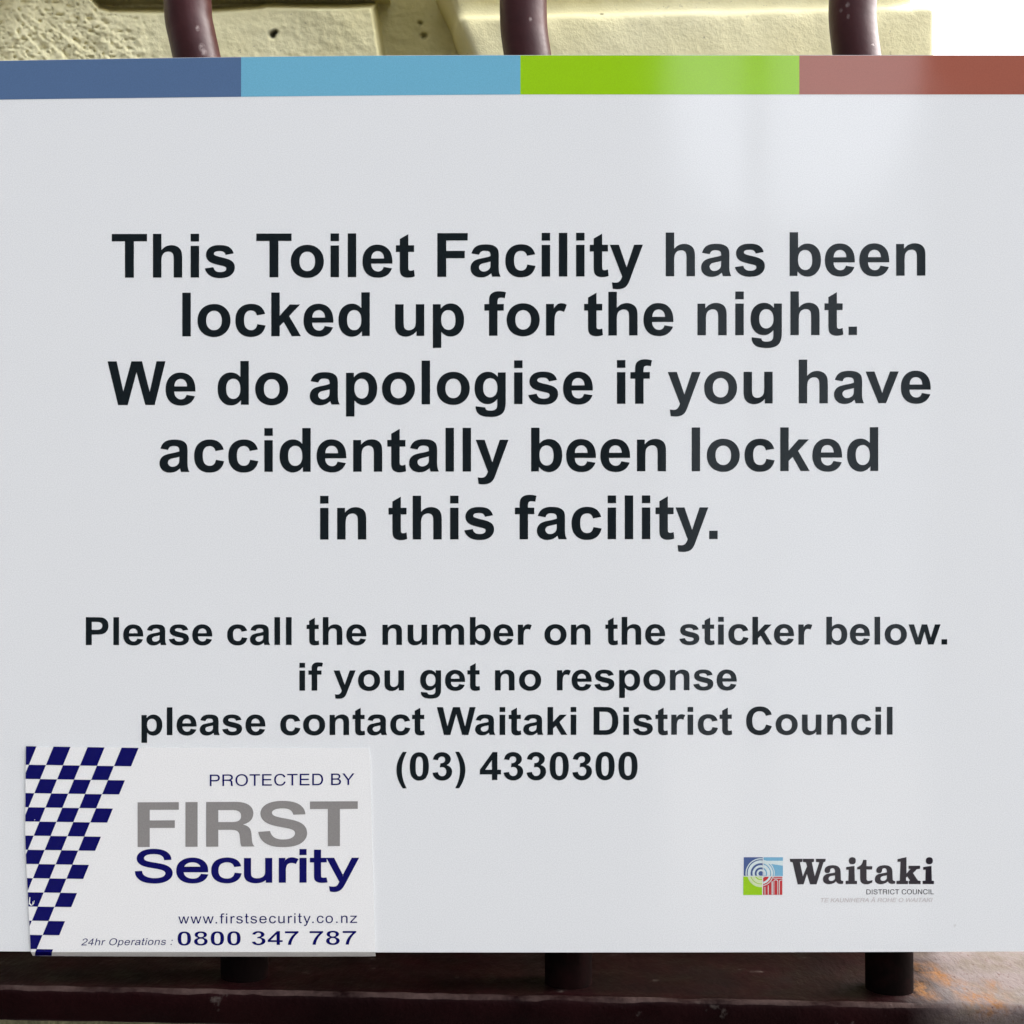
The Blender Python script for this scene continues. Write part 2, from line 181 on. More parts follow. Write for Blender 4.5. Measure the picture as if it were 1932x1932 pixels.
REG = {
'P': (1366, 'M158 0 V1466 H711 Q857 1466 934 1452 Q1042 1434 1115 1383.5 Q1188 1333 1232.5 1242 Q1277 1151 1277 1042 Q1277 855 1158 725.5 Q1039 596 728 596 H352 V0Z M352 769 H731 Q919 769 998 839 Q1077 909 1077 1036 Q1077 1128 1030.5 1193.5 Q984 1259 908 1280 Q859 1293 727 1293 H352Z'),
'R': (1479, 'M161 0 V1466 H811 Q1007 1466 1109 1426.5 Q1211 1387 1272 1287 Q1333 1187 1333 1066 Q1333 870 1180 775 Q1150 755 1110 742 Q1270 690 1285 470 L1300 220 Q1305 70 1350 0 H1130 Q1105 60 1098 220 L1085 420 Q1075 560 1000 610 Q940 651 800 651 H355 V0Z M355 819 H772 Q905 819 980 846.5 Q1055 874 1094 934.5 Q1133 995 1133 1066 Q1133 1170 1057.5 1237 Q982 1304 819 1304 H355Z'),
'O': (1593, 'M99 714 Q99 1079 295 1285.5 Q491 1492 801 1492 Q1004 1492 1167 1395 Q1330 1298 1415.5 1124.5 Q1501 951 1501 731 Q1501 508 1411 332 Q1321 156 1156 65.5 Q991 -25 800 -25 Q593 -25 430 75 Q267 175 183 348 Q99 521 99 714Z M299 711 Q299 446 441.5 293.5 Q584 141 799 141 Q1018 141 1159.5 295 Q1301 449 1301 732 Q1301 911 1240.5 1044.5 Q1180 1178 1063.5 1251.5 Q947 1325 802 1325 Q596 1325 447.5 1183.5 Q299 1042 299 711Z'),
'T': (1251, 'M531 0 V1293 H48 V1466 H1210 V1293 H725 V0Z'),
'E': (1366, 'M162 0 V1466 H1222 V1293 H356 V844 H1167 V672 H356 V173 H1256 V0Z'),
'C': (1479, 'M1204 514 L1398 465 Q1337 226 1178.5 100.5 Q1020 -25 791 -25 Q554 -25 405.5 71.5 Q257 168 179.5 351 Q102 534 102 744 Q102 973 189.5 1143.5 Q277 1314 438.5 1402.5 Q600 1491 794 1491 Q1014 1491 1164 1379 Q1314 1267 1373 1064 L1182 1019 Q1131 1179 1034 1252 Q937 1325 790 1325 Q621 1325 507.5 1244 Q394 1163 348 1026.5 Q302 890 302 745 Q302 558 356.5 418.5 Q411 279 526 210 Q641 141 775 141 Q938 141 1051 235 Q1164 329 1204 514Z'),
'D': (1479, 'M158 0 V1466 H663 Q834 1466 924 1445 Q1050 1416 1139 1340 Q1255 1242 1312.5 1089.5 Q1370 937 1370 741 Q1370 574 1331 445 Q1292 316 1231 231.5 Q1170 147 1097.5 98.5 Q1025 50 922.5 25 Q820 0 687 0Z M352 173 H665 Q810 173 892.5 200 Q975 227 1024 276 Q1093 345 1131.5 461.5 Q1170 578 1170 744 Q1170 974 1094.5 1097.5 Q1019 1221 911 1263 Q833 1293 660 1293 H352Z'),
'B': (1366, 'M150 0 V1466 H700 Q868 1466 969.5 1421.5 Q1071 1377 1128.5 1284.5 Q1186 1192 1186 1091 Q1186 997 1135 914 Q1084 831 981 780 Q1114 741 1185.5 647 Q1257 553 1257 425 Q1257 322 1213.5 233.5 Q1170 145 1106 97 Q1042 49 945.5 24.5 Q849 0 709 0Z M344 850 H661 Q790 850 846 867 Q920 889 957.5 940 Q995 991 995 1068 Q995 1141 960 1196.5 Q925 1252 860 1272.5 Q795 1293 637 1293 H344Z M344 173 H709 Q803 173 841 180 Q908 192 953 220 Q998 248 1027 301.5 Q1056 355 1056 425 Q1056 507 1014 567.5 Q972 628 897.5 652.5 Q823 677 683 677 H344Z'),
'Y': (1366, 'M571 0 V621 L6 1466 H242 L531 1024 Q611 900 680 776 Q746 891 840 1035 L1124 1466 H1350 L765 621 V0Z'),
'I': (569, 'M191 0 V1466 H385 V0Z'),
'S': (1366, 'M92 471 L275 487 Q288 377 335.5 306.5 Q383 236 483 192.5 Q583 149 708 149 Q819 149 904 182 Q989 215 1030.5 272.5 Q1072 330 1072 398 Q1072 467 1032 518.5 Q992 570 900 605 Q841 628 639 676.5 Q437 725 356 768 Q251 823 199.5 904.5 Q148 986 148 1087 Q148 1198 211 1294.5 Q274 1391 395 1441 Q516 1491 664 1491 Q827 1491 951.5 1438.5 Q1076 1386 1143 1284 Q1210 1182 1215 1053 L1029 1039 Q1014 1178 927.5 1249 Q841 1320 672 1320 Q496 1320 415.5 1255.5 Q335 1191 335 1100 Q335 1021 392 970 Q448 919 684.5 865.5 Q921 812 1009 772 Q1137 713 1198 622.5 Q1259 532 1259 414 Q1259 297 1192 193.5 Q1125 90 999.5 32.5 Q874 -25 717 -25 Q518 -25 383.5 33 Q249 91 172.5 207.5 Q96 324 92 471Z'),
'U': (1479, 'M1120 1466 H1314 V619 Q1314 398 1264 268 Q1214 138 1083.5 56.5 Q953 -25 741 -25 Q535 -25 404 46 Q273 117 217 251.5 Q161 386 161 619 V1466 H355 V620 Q355 429 390.5 338.5 Q426 248 512.5 199 Q599 150 724 150 Q938 150 1029 247 Q1120 344 1120 620Z'),
'N': (1479, 'M156 0 V1466 H355 L1125 315 V1466 H1311 V0 H1112 L342 1152 V0Z'),
'L': (1139, 'M150 0 V1466 H344 V173 H1066 V0Z'),
'A': (1366, 'M-3 0 L560 1466 H769 L1369 0 H1148 L977 444 H364 L203 0Z M420 602 H917 L764 1008 Q694 1193 660 1312 Q632 1171 581 1032Z'),
'\u0100': (1366, 'M-3 0 L560 1466 H769 L1369 0 H1148 L977 444 H364 L203 0Z M420 602 H917 L764 1008 Q694 1193 660 1312 Q632 1171 581 1032Z M360 1610 V1760 H970 V1610Z'),
'K': (1366, 'M150 0 V1466 H344 V739 L1072 1466 H1335 L720 872 L1362 0 H1106 L584 742 L344 508 V0Z'),
'H': (1479, 'M164 0 V1466 H358 V864 H1120 V1466 H1314 V0 H1120 V691 H358 V0Z'),
'W': (1933, 'M414 0 L25 1466 H224 L447 505 Q483 354 509 205 Q565 440 575 476 L854 1466 H1088 L1298 724 Q1377 448 1412 205 Q1440 344 1485 524 L1715 1466 H1910 L1508 0 H1321 L1012 1117 Q973 1257 966 1289 Q943 1188 923 1117 L612 0Z'),
'w': (1479, 'M331 0 L6 1062 H192 L361 449 L424 221 Q428 238 479 440 L648 1062 H833 L992 446 L1045 243 L1106 448 L1288 1062 H1463 L1131 0 H944 L775 636 L734 817 L519 0Z'),
'.': (569, 'M186 0 V205 H391 V0Z'),
':': (569, 'M186 0 V205 H391 V0Z M186 857 V1062 H391 V857Z'),
'f': (569, 'M178 0 V922 H19 V1062 H178 V1175 Q178 1282 197 1334 Q223 1404 288.5 1447.5 Q354 1491 472 1491 Q548 1491 640 1473 L613 1316 Q557 1326 507 1326 Q425 1326 391 1291 Q357 1256 357 1160 V1062 H564 V922 H357 V0Z'),
'i': (455, 'M136 1259 V1466 H316 V1259Z M136 0 V1062 H316 V0Z'),
'r': (682, 'M133 0 V1062 H295 V901 Q357 1014 409.5 1050 Q462 1086 525 1086 Q616 1086 710 1028 L648 861 Q582 900 516 900 Q457 900 410 864.5 Q363 829 343 766 Q313 670 313 556 V0Z'),
's': (1024, 'M63 317 L241 345 Q256 238 324.5 181 Q393 124 516 124 Q640 124 700 174.5 Q760 225 760 293 Q760 354 707 389 Q670 413 523 450 Q325 500 248.5 536.5 Q172 573 132.5 637.5 Q93 702 93 780 Q93 851 125.5 911.5 Q158 972 214 1012 Q256 1043 328.5 1064.5 Q401 1086 484 1086 Q609 1086 703.5 1050 Q798 1014 843 952.5 Q888 891 905 788 L729 764 Q717 846 659.5 892 Q602 938 497 938 Q373 938 320 897 Q267 856 267 801 Q267 766 289 738 Q311 709 358 690 Q385 680 517 644 Q708 593 783.5 560.5 Q859 528 902 466 Q945 404 945 312 Q945 222 892.5 142.5 Q840 63 741 19.5 Q642 -24 517 -24 Q310 -24 201.5 62 Q93 148 63 317Z'),
't': (569, 'M528 161 L554 2 Q478 -14 418 -14 Q320 -14 266 17 Q212 48 190 98.5 Q168 149 168 311 V922 H36 V1062 H168 V1433 H347 V1062 H528 V922 H347 V301 Q347 224 356.5 202 Q366 180 387.5 167 Q409 154 449 154 Q479 154 528 161Z'),
'e': (1139, 'M862 342 L1048 319 Q1004 156 885 66 Q766 -24 581 -24 Q348 -24 211.5 119.5 Q75 263 75 522 Q75 790 213 938 Q351 1086 571 1086 Q784 1086 919 941 Q1054 796 1054 533 Q1054 517 1053 485 H261 Q271 310 360 217 Q449 124 582 124 Q681 124 751 176 Q821 228 862 342Z M271 633 H864 Q852 767 796 834 Q710 938 573 938 Q449 938 364.5 855 Q280 772 271 633Z'),
'c': (1024, 'M828 389 L1005 366 Q976 183 856.5 79.5 Q737 -24 563 -24 Q345 -24 212.5 118.5 Q80 261 80 527 Q80 699 137 828 Q194 957 310.5 1021.5 Q427 1086 564 1086 Q737 1086 847 998.5 Q957 911 988 750 L813 723 Q788 830 724.5 884 Q661 938 571 938 Q435 938 350 840.5 Q265 743 265 532 Q265 318 347 221 Q429 124 561 124 Q667 124 738 189 Q809 254 828 389Z'),
'u': (1139, 'M831 0 V156 Q707 -24 494 -24 Q400 -24 318.5 12 Q237 48 197.5 102.5 Q158 157 142 236 Q131 289 131 404 V1062 H311 V473 Q311 332 322 283 Q339 212 394 171.5 Q449 131 530 131 Q611 131 682 172.5 Q753 214 782.5 285.5 Q812 357 812 493 V1062 H992 V0Z'),
'y': (1024, 'M127 -409 L107 -240 Q166 -256 210 -256 Q270 -256 306 -236 Q342 -216 365 -180 Q382 -153 420 -46 Q425 -31 436 -2 L33 1062 H227 L448 447 Q491 330 525 201 Q556 325 599 443 L826 1062 H1006 L602 -18 Q537 -193 501 -259 Q453 -348 391 -389.5 Q329 -431 243 -431 Q191 -431 127 -409Z'),
'o': (1139, 'M68 531 Q68 826 232 968 Q369 1086 566 1086 Q785 1086 924 942.5 Q1063 799 1063 546 Q1063 341 1001.5 223.5 Q940 106 822.5 41 Q705 -24 566 -24 Q343 -24 205.5 119 Q68 262 68 531Z M253 531 Q253 327 342 225.5 Q431 124 566 124 Q700 124 789 226 Q878 328 878 537 Q878 734 788.5 835.5 Q699 937 566 937 Q431 937 342 836 Q253 735 253 531Z'),
'n': (1139, 'M135 0 V1062 H297 V911 Q414 1086 635 1086 Q731 1086 811.5 1051.5 Q892 1017 932 961 Q972 905 988 828 Q998 778 998 653 V0 H818 V646 Q818 756 797 810.5 Q776 865 722.5 897.5 Q669 930 597 930 Q482 930 398.5 857 Q315 784 315 580 V0Z'),
'z': (1024, 'M40 0 V146 L716 922 Q601 916 513 916 H80 V1062 H948 V943 L373 269 L262 146 Q383 155 489 155 H980 V0Z'),
'h': (1139, 'M135 0 V1466 H315 V940 Q441 1086 633 1086 Q751 1086 838 1039.5 Q925 993 962.5 911 Q1000 829 1000 673 V0 H820 V673 Q820 808 761.5 869.5 Q703 931 596 931 Q516 931 445.5 889.5 Q375 848 345 777 Q315 706 315 581 V0Z'),
'p': (1139, 'M135 -407 V1062 H299 V924 Q357 1005 430 1045.5 Q503 1086 607 1086 Q743 1086 847 1016 Q951 946 1004 818.5 Q1057 691 1057 539 Q1057 376 998.5 245.5 Q940 115 828.5 45.5 Q717 -24 594 -24 Q504 -24 432.5 14 Q361 52 315 110 V-407Z M298 525 Q298 320 381 222 Q464 124 582 124 Q702 124 787.5 225.5 Q873 327 873 540 Q873 743 789.5 844 Q706 945 590 945 Q475 945 386.5 837.5 Q298 730 298 525Z'),
'a': (1139, 'M828 131 Q728 46 635.5 11 Q543 -24 437 -24 Q262 -24 168 61.5 Q74 147 74 280 Q74 358 109.5 422.5 Q145 487 202.5 526 Q260 565 332 585 Q385 599 492 612 Q710 638 813 674 Q814 711 814 721 Q814 831 763 876 Q694 937 558 937 Q431 937 370.5 892.5 Q310 848 281 735 L105 759 Q129 872 184 941.5 Q239 1011 343 1048.5 Q447 1086 584 1086 Q720 1086 805 1054 Q890 1022 930 973.5 Q970 925 986 851 Q995 805 995 685 V445 Q995 194 1006.5 127.5 Q1018 61 1052 0 H864 Q836 56 828 131Z M813 533 Q715 493 519 465 Q408 449 362 429 Q316 409 291 370.5 Q266 332 266 285 Q266 213 320.5 165 Q375 117 480 117 Q584 117 665 162.5 Q746 208 784 287 Q813 348 813 467Z'),
'2': (1139, 'M1031 173 V0 H62 Q60 65 83 125 Q120 224 201.5 320 Q283 416 437 542 Q676 738 760 852.5 Q844 967 844 1069 Q844 1176 767.5 1249.5 Q691 1323 568 1323 Q438 1323 360 1245 Q282 1167 281 1029 L96 1048 Q115 1255 239 1363.5 Q363 1472 572 1472 Q783 1472 906 1355 Q1029 1238 1029 1065 Q1029 977 993 892 Q957 807 873.5 713 Q790 619 596 455 Q434 319 388 270.5 Q342 222 312 173Z'),
'4': (1139, 'M662 0 V351 H26 V516 L695 1466 H842 V516 H1040 V351 H842 V0Z M662 516 V1177 L203 516Z'),
}
KERN = {'To': -152, 'Fa': -76, 'We': -60, 'Wa': -95, 'y.': -152, 'w.': -100, 'r.': -110, 'av': -30, 've': -20}
TOK = re.compile(r'[MLHVQZ]|-?\d+\.?\d*')
def contours(path, seg=6):
    t = TOK.findall(path); i = 0; cur = (0, 0); res = []; pts = []; cmd = None
    while i < len(t):
        if t[i] in 'MLHVQZ': cmd = t[i]; i += 1
        if cmd == 'Z':
            if pts: res.append(pts)
            pts = []; continue
        if cmd == 'M': cur = (float(t[i]), float(t[i+1])); i += 2; pts = [cur]
        elif cmd == 'L': cur = (float(t[i]), float(t[i+1])); i += 2; pts.append(cur)
        elif cmd == 'H': cur = (float(t[i]), cur[1]); i += 1; pts.append(cur)
        elif cmd == 'V': cur = (cur[0], float(t[i])); i += 1; pts.append(cur)
        elif cmd == 'Q':
            a = (float(t[i]), float(t[i+1])); b = (float(t[i+2]), float(t[i+3])); i += 4
            for k in range(1, seg+1):
                u = k/seg; pts.append(((1-u)**2*cur[0]+2*u*(1-u)*a[0]+u*u*b[0], (1-u)**2*cur[1]+2*u*(1-u)*a[1]+u*u*b[1]))
            cur = b
    out = []
    for p in res:
        q = [p[0]]
        for a in p[1:]:
            if abs(a[0]-q[-1][0])+abs(a[1]-q[-1][1]) > 1e-6: q.append(a)
        if abs(q[0][0]-q[-1][0])+abs(q[0][1]-q[-1][1]) < 1e-6: q.pop()
        out.append(q)
    return out
def text_contours(font, s, track=0):
    x = 0; res = []
    for i, ch in enumerate(s):
        if ch == ' ': x += 569+track; continue
        adv, path = font[ch]
        for c in contours(path): res.append([(x+p[0], p[1]) for p in c])
        x += adv+track+KERN.get(s[i:i+2], 0)
    return res
def grow(cs, d):
    """embolden: push every outline outward (outer loops) / inward (holes) by d"""
    if not d: return cs
    res = []
    for c in cs:
        n = len(c); q = []
        for i in range(n):
            a, b, e = c[i-1], c[i], c[(i+1) % n]
            v1 = Vector((b[0]-a[0], b[1]-a[1])).normalized(); v2 = Vector((e[0]-b[0], e[1]-b[1])).normalized()
            n1 = Vector((-v1.y, v1.x)); n2 = Vector((-v2.y, v2.x)); m = (n1+n2)
            if m.length < .3: m = n1
            m.normalize(); k = 1/max(.5, m.dot(n1)); q.append((b[0]+m.x*d*k, b[1]+m.y*d*k))
        res.append(q)
    return res
def area(c): return sum(c[i-1][0]*c[i][1]-c[i][0]*c[i-1][1] for i in range(len(c)))/2
def fill(cs):
    """fill contours in flat measured space -> (verts2d, faces)"""
    cu = bpy.data.curves.new('tmp', 'CURVE'); cu.dimensions = '2D'; cu.fill_mode = 'BOTH'
    for c in cs:
        sp = cu.splines.new('POLY'); sp.points.add(len(c)-1); sp.use_cyclic_u = True
        for pt, p in zip(sp.points, c): pt.co = (p[0]*.01, p[1]*.01, 0, 1)
    ob = bpy.data.objects.new('tmp', cu); sc.collection.objects.link(ob)
    dg = bpy.context.evaluated_depsgraph_get(); dg.update()
    me = bpy.data.meshes.new_from_object(ob.evaluated_get(dg))
    v = [(p.co.x*100, p.co.y*100) for p in me.vertices]; f = [list(p.vertices) for p in me.polygons]
    bpy.data.objects.remove(ob); bpy.data.curves.remove(cu); bpy.data.meshes.remove(me)
    return v, f
def face_front(vs, fs):
    for f in fs:
        a, b, c = (Vector(vs[i]) for i in f[:3])
        if (b-a).cross(c-a).y > 0: f.reverse()
    return fs
def printed(name, layers, parent, to3d):
    """one printed mesh from [(contours, material)], laid on a surface by to3d(px,py)"""
    V = []; F = []; FM = []; mats = []
    for cs, m in layers:
        v, f = fill(cs); base = len(V)
        v3 = [to3d(*p) for p in v]; f = face_front(v3, [list(q) for q in f])
        V += v3; F += [[i+base for i in q] for q in f]
        if m not in mats: mats.append(m)
        FM += [mats.index(m)]*len(f)
    return mesh_obj(name, V, F, mats, parent, fmat=FM)
def fit(cs, x0, x1, yl, yr, cap, unit=1466., slant=0.):
    """place text so its ink runs x0..x1 on a baseline yl..yr with given capital height"""
    if slant: cs = [[(p[0]+slant*p[1], p[1]) for p in c] for c in cs]
    a = min(p[0] for c in cs for p in c); b = max(p[0] for c in cs for p in c)
    kx = (x1-x0)/(b-a); ky = cap/unit
    return [[(x0+(p[0]-a)*kx, yl+(yr-yl)*(p[0]-a)/(b-a)-p[1]*ky) for p in c] for c in cs]
def rect(x0, y0, x1, y1): return [(x0, y0), (x1, y0), (x1, y1), (x0, y1)]

# ------------------------------------------------------------------ the ground
M_ground = mat('pale concrete', (.3, .29, .27, 1), .9)
g = N(M_ground); g.set('Base Color', g.ramp(g.noise(6, 8, .6), [(.3, (.12, .115, .11, 1)), (.7, (.2, .19, .18, 1))])); g.bump(g.noise(60, 6), .004)
gr = mesh_obj('ground', [(-600, -600, 0), (600, -600, 0), (600, 600, 0), (-600, 600, 0)], [(0, 1, 2, 3)], M_ground); gr['kind'] = 'structure'

# ------------------------------------------------------------------ cream painted wall behind the gate
YP = .074
M_wall = mat('cream masonry paint', (.6, .54, .34, 1), .75, spec=.3)
g = N(M_wall)
c = g.ramp(g.noise(9, 5, .6), [(.3, (.84, .765, .42, 1)), (.7, (.90, .84, .545, 1))])
c = g.mix(g.ramp(g.noise(38, 7, .7), [(.52, 0.), (.72, .3)]), c, (.55, .47, .24, 1))             # weathered blotches
c = g.mix(g.ramp(g.noise(420, 3, .6), [(.66, 0.), (.74, .6)]), c, (.30, .26, .16, 1))
for (px, py, yy, r) in ((515, 67, YP+.014, 7), (520, 62, YP+.014, 5), (793, 44, YP+.04, 4.5), (800, 68, YP+.04, 6), (1136, 22, YP, 4)):
    q = P(px, py, yy)
    c = g.mix(g.math('MINIMUM', g.math('MULTIPLY', g.blob((q.x, q.y, q.z), r*S*1.7, (1, .2, 1)), 1.3), .85), c, (.05, .045, .03, 1))
g.set('Base Color', c)
X, Y, Z = g.xyz()
c = g.mix(g.math('MULTIPLY', g.math('LESS_THAN', Z, H-.165), g.ramp(g.noise(60), [(.2, .6), (.6, 1.)])), c, (.16, .16, .09, 1))   # darker olive below rail level
c = g.mix(g.math('MULTIPLY', g.ramp(Y, [(YP+.022, 0.), (YP+.036, 1.)]), g.ramp(g.noise(25, 5), [(.3, .35), (.65, .9)])), c, (.50, .45, .20, 1))   # olive recess shade painted into the channel, with a mossy tint
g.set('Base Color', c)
g.bump(g.math('ADD', g.noise(340, 6, .65), g.math('MULTIPLY', g.noise(900, 3, .6), .35)), .0007, .55)
wall = thing('stone_wall', 'cream painted stone wall with rough blocks and a moulded pier behind the railings', 'wall', (0, .1, 0))
# -- rough block and recess: a height field
poly_edge = [(150, -60), (172, -6), (178, 4), (187, 13), (207, 19), (306, 20), (402, 19), (489, 13), (502, 10), (578, 11.4), (654, 11.4), (690, 10)]
def block_top(x):
    if x <= 150: return -200
    for (a, b), (c2, d) in zip(poly_edge, poly_edge[1:]):
        if a <= x <= c2: return b+(d-b)*(x-a)/(c2-a)
    return 10
def sstep(a, b, t):
    t = max(0, min(1, (t-a)/(b-a))); return t*t*(3-2*t)
def wall_depth(x, y):
    top = block_top(x); right = 703+.16*max(y, 0)
    inside = min(sstep(-7, 7, y-top) if x > 130 else 1, 1-sstep(-7, 9, x-right))
    d = YP+.012 + (1-inside)*.028
    rough = 1-sstep(180, 330, x)
    p = Vector((x*.03, y*.03, 0))
    d += (noise.fractal(p*.9, .8, 2, 5)*.0009)*(.35+rough)
    d += max(0, noise.noise(p*4.2)-.22)*.0036*rough+max(0, noise.noise(p*9)-.3)*.003*rough + noise.fractal(p*2.2, .7, 2, 4)*.0004*(.5+rough)
    if inside > .9: d -= .0025*math.exp(-((x-620)/70)**2)*sstep(110, 20, y)
    d += .010*math.exp(-(max(0, x+40)/34)**2)                          # falls away at the left edge
    for (hx, hy, hr, hd) in ((515, 67, 4.5, .004), (521, 61, 3, .003), (793, 44, 3.5, .003), (800, 68, 5, .003)):
        d += hd*math.exp(-((x-hx)**2+(y-hy)**2)/hr**2)
    return d
xs = [-160+2.6*i for i in range(int(1100/2.6))]
ys = [-60+2.6*i for i in range(75)]+[150, 180, 240, 400, 700, 1100, 1600, 2000, 2400]
V = []; F = []
for y in ys:
    for x in xs: V.append(P(x, y, wall_depth(x, min(y, 160))))
nx = len(xs)
for j in range(len(ys)-1):
    for i in range(nx-1):
        a = j*nx+i; F.append((a, a+nx, a+nx+1, a+1))
mesh_obj('stonework', V, F, M_wall, wall, smooth=True)
q0, q1 = P(-3000, -700, 0), P(690, -190, 0)
v = [(x, y, z) for z in (q1.z, q0.z+.3) for y in (YP+.004, YP+.2) for x in (q0.x, q1.x)]
mesh_obj('upper_sun_blocker', v, [(0, 2, 3, 1), (4, 5, 7, 6), (0, 1, 5, 4), (2, 6, 7, 3), (0, 4, 6, 2), (1, 3, 7, 5)], M_wall, wall)  # unseen block added to keep sun and sky light off the recess below
# -- moulded pier
def corner(cx, cy, r, a0, a1, n=6): return [(cx+r*math.cos(a0+(a1-a0)*k/n), cy+r*math.sin(a0+(a1-a0)*k/n)) for k in range(n+1)]
levels = [(-900, 12), (-300, 12), (-60, 10), (-34, 10), (-18, 20), (-7, 29), (0, 32), (8, 32), (14, 30), (22, 22), (28, 13), (33, 5), (37, 2), (42, .6), (50, 0), (70, 0), (100, 0), (140, 0), (400, 0), (1000, 0), (2400, 0)]
V = []; F = []; loopn = None
kp = (D+YP)/D
for (py, d) in levels:
    xl = 852+.42*min(max(py, -60), 160)+d*.1; xr = 1764-d
    loop = [(xl-40, YP/S/kp+420)]                                       # measured in units at pier depth; second = depth
    y0 = YP/(S*kp)+d
    loop = [(xl-16, y0+330), (xl-14, y0+120), (xl-8, y0+60)] + corner(xl+14, y0+16, 16, math.pi*1.03, math.pi*1.5)
    nseg = 70
    loop += [(xl+14+(xr-9-xl-14)*k/nseg, y0) for k in range(1, nseg)]
    loop += corner(xr-9, y0+9, 9, math.pi*1.5, math.pi*2)
    loop += [(xr, y0+60), (xr, y0+900)]
    loopn = len(loop)
    for (x, yy) in loop:
        sl_ = (x-857)/900*(-1)                                          # the moulding runs slightly downhill to the right
        pz = py + (20 if py < 300 else 0)*sl_*1.0 + (0)
        k = S*kp
        depth = yy*k
        nz = noise.fractal(Vector((x*.02, py*.04, 3)), .8, 2, 4)*.0006
        V.append(((x-966)*k, depth+nz, H+(966-pz)*k))
for j in range(len(levels)-1):
    for i in range(loopn-1):
        a = j*loopn+i; F.append((a, a+loopn, a+loopn+1, a+1))
mesh_obj('pier', V, F, M_wall, wall, smooth=True)

# ------------------------------------------------------------------ gate: round bars standing on a flat bottom rail
BAR_Y = .0135; RB = 44.5*S*(D+BAR_Y)/D
M_paint = mat('maroon gloss paint', (.05, .018, .018, 1), .4, 0, .12, .34)
g = N(M_paint)
c = g.mix(g.ramp(g.noise(50, 5), [(.35, .0), (.7, 1.)]), (.032, .0062, .0072, 1), (.056, .013, .0145, 1))
c = g.mix(g.ramp(g.noise(230, 3, .5), [(.73, 0.), (.77, .8)]), c, (.45, .38, .36, 1))
X, Y, Z = g.xyz()
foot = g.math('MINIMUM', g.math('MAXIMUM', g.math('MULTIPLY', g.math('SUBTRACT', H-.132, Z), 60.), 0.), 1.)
c = g.mix(g.math('MULTIPLY', foot, g.ramp(g.noise(80, 5), [(.25, .75), (.55, 1.)])), c, (.0045, .0028, .0026, 1))       # shade under the notice painted into the bar feet, plus some grime
for (px, py, r) in ((372, 52, 3.2), (380, 88, 4.5), (384, 97, 4.), (1001, 36, 2.6), (1600, 8, 3.), (1588, 16, 3.2), (1601, 30, 2.6), (391, 62, 2.), (1660, 60, 2.)):
    q = P(px, py, BAR_Y-RB)
    c = g.mix(g.math('MINIMUM', g.math('MULTIPLY', g.blob((q.x, q.y, q.z), r*S*1.6, (1, .3, .7)), g.ramp(g.noise(900, 3), [(.35, .3), (.6, 1.8)])), 1.), c, (.2, .155, .15, 1))   # chips
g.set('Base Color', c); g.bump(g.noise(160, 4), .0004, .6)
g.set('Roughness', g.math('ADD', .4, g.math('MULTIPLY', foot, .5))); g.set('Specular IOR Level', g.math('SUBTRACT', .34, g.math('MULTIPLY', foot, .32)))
M_rail = mat('maroon paint with rust', (.03, .015, .014, 1), .55, 0, .3, .03)
g = N(M_rail)
X, Y, Z = g.xyz()
pale = g.math('ADD', g.ramp(g.noise(30, 6, .65), [(.35, 0.), (.65, 1.)]), g.math('MULTIPLY', g.math('SUBTRACT', X, .150), 26.))
pale = g.math('MINIMUM', g.math('MAXIMUM', pale, 0.), 1.)
pale = g.math('MULTIPLY', pale, g.ramp(X, [(.132, 0.), (.163, 1.)]))
chips = g.ramp(g.noise(70, 5, .6), [(.66, 0.), (.72, 1.)])
top = g.ramp(Y, [(.0, 0.), (.0035, 1.)])
c = g.mix(g.ramp(g.noise(40, 5), [(.35, 0.), (.7, 1.)]), (.0045, .0010, .0012, 1), (.0105, .0022, .0026, 1))
c = g.mix(g.math('MULTIPLY', top, g.ramp(g.noise(55, 6, .6), [(.42, 0.), (.68, .55)])), c, (.005, .0042, .0035, 1))
c = g.mix(g.math('MULTIPLY', chips, .2), c, (.22, .19, .17, 1))
edge = g.math('MULTIPLY', g.math('LESS_THAN', Y, -.0034), g.math('GREATER_THAN', Y, -.0059))
edge = g.math('MULTIPLY', edge, g.ramp(g.noise(45, 6, .7), [(.35, .0), (.62, 1.)]))
c = g.mix(edge, c, (.05, .032, .029, 1))  # highlight along the front lip painted as a lighter, patchy line
c = g.mix(pale, c, (.105, .085, .082, 1))
rust = None
RUST = ((1770, 1822, 26), (1792, 1838, 24), (1815, 1850, 26), (1848, 1872, 34), (1866, 1868, 30), (1738, 1850, 26), (1745, 1815, 20), (1885, 1850, 24))
ry = lambda py: (0.169*2952/(py-966))-D
for (px, py, r) in RUST:
    yy = ry(py); q = P(px, py, yy)
    b = g.blob((q.x, q.y, q.z), r*S*1.5, (1, .35, 1)); rust = b if rust is None else g.math('MAXIMUM', rust, b)
rn = g.math('MULTIPLY', rust, g.ramp(g.noise(260, 8, .8, (1, .35, 1)), [(.42, .0), (.60, 1.9)]))
c = g.mix(g.math('MINIMUM', rn, 1.), c, (.125, .055, .017, 1))
c = g.mix(g.math('MULTIPLY', pale, g.ramp(g.noise(900, 5, .7, (1, .35, 1)), [(.58, 0.), (.64, .85)])), c, (.05, .022, .018, 1))
c = g.mix(g.math('MULTIPLY', pale, g.ramp(g.noise(120, 6, .7, (1, .35, 1)), [(.45, 0.), (.62, .7)])), c, (.075, .06, .045, 1))
g.set('Base Color', c); g.bump(g.math('ADD', g.noise(90, 6, .65, (1, .4, 1)), g.math('MULTIPLY', g.noise(500, 4, .6, (1, .35, 1)), .5)), .0008, .9)
g.set('Roughness', g.ramp(g.noise(60), [(.3, .4), (.7, .7)]))
ZR = H-.1690                                                            # top of the rail in the middle of the picture
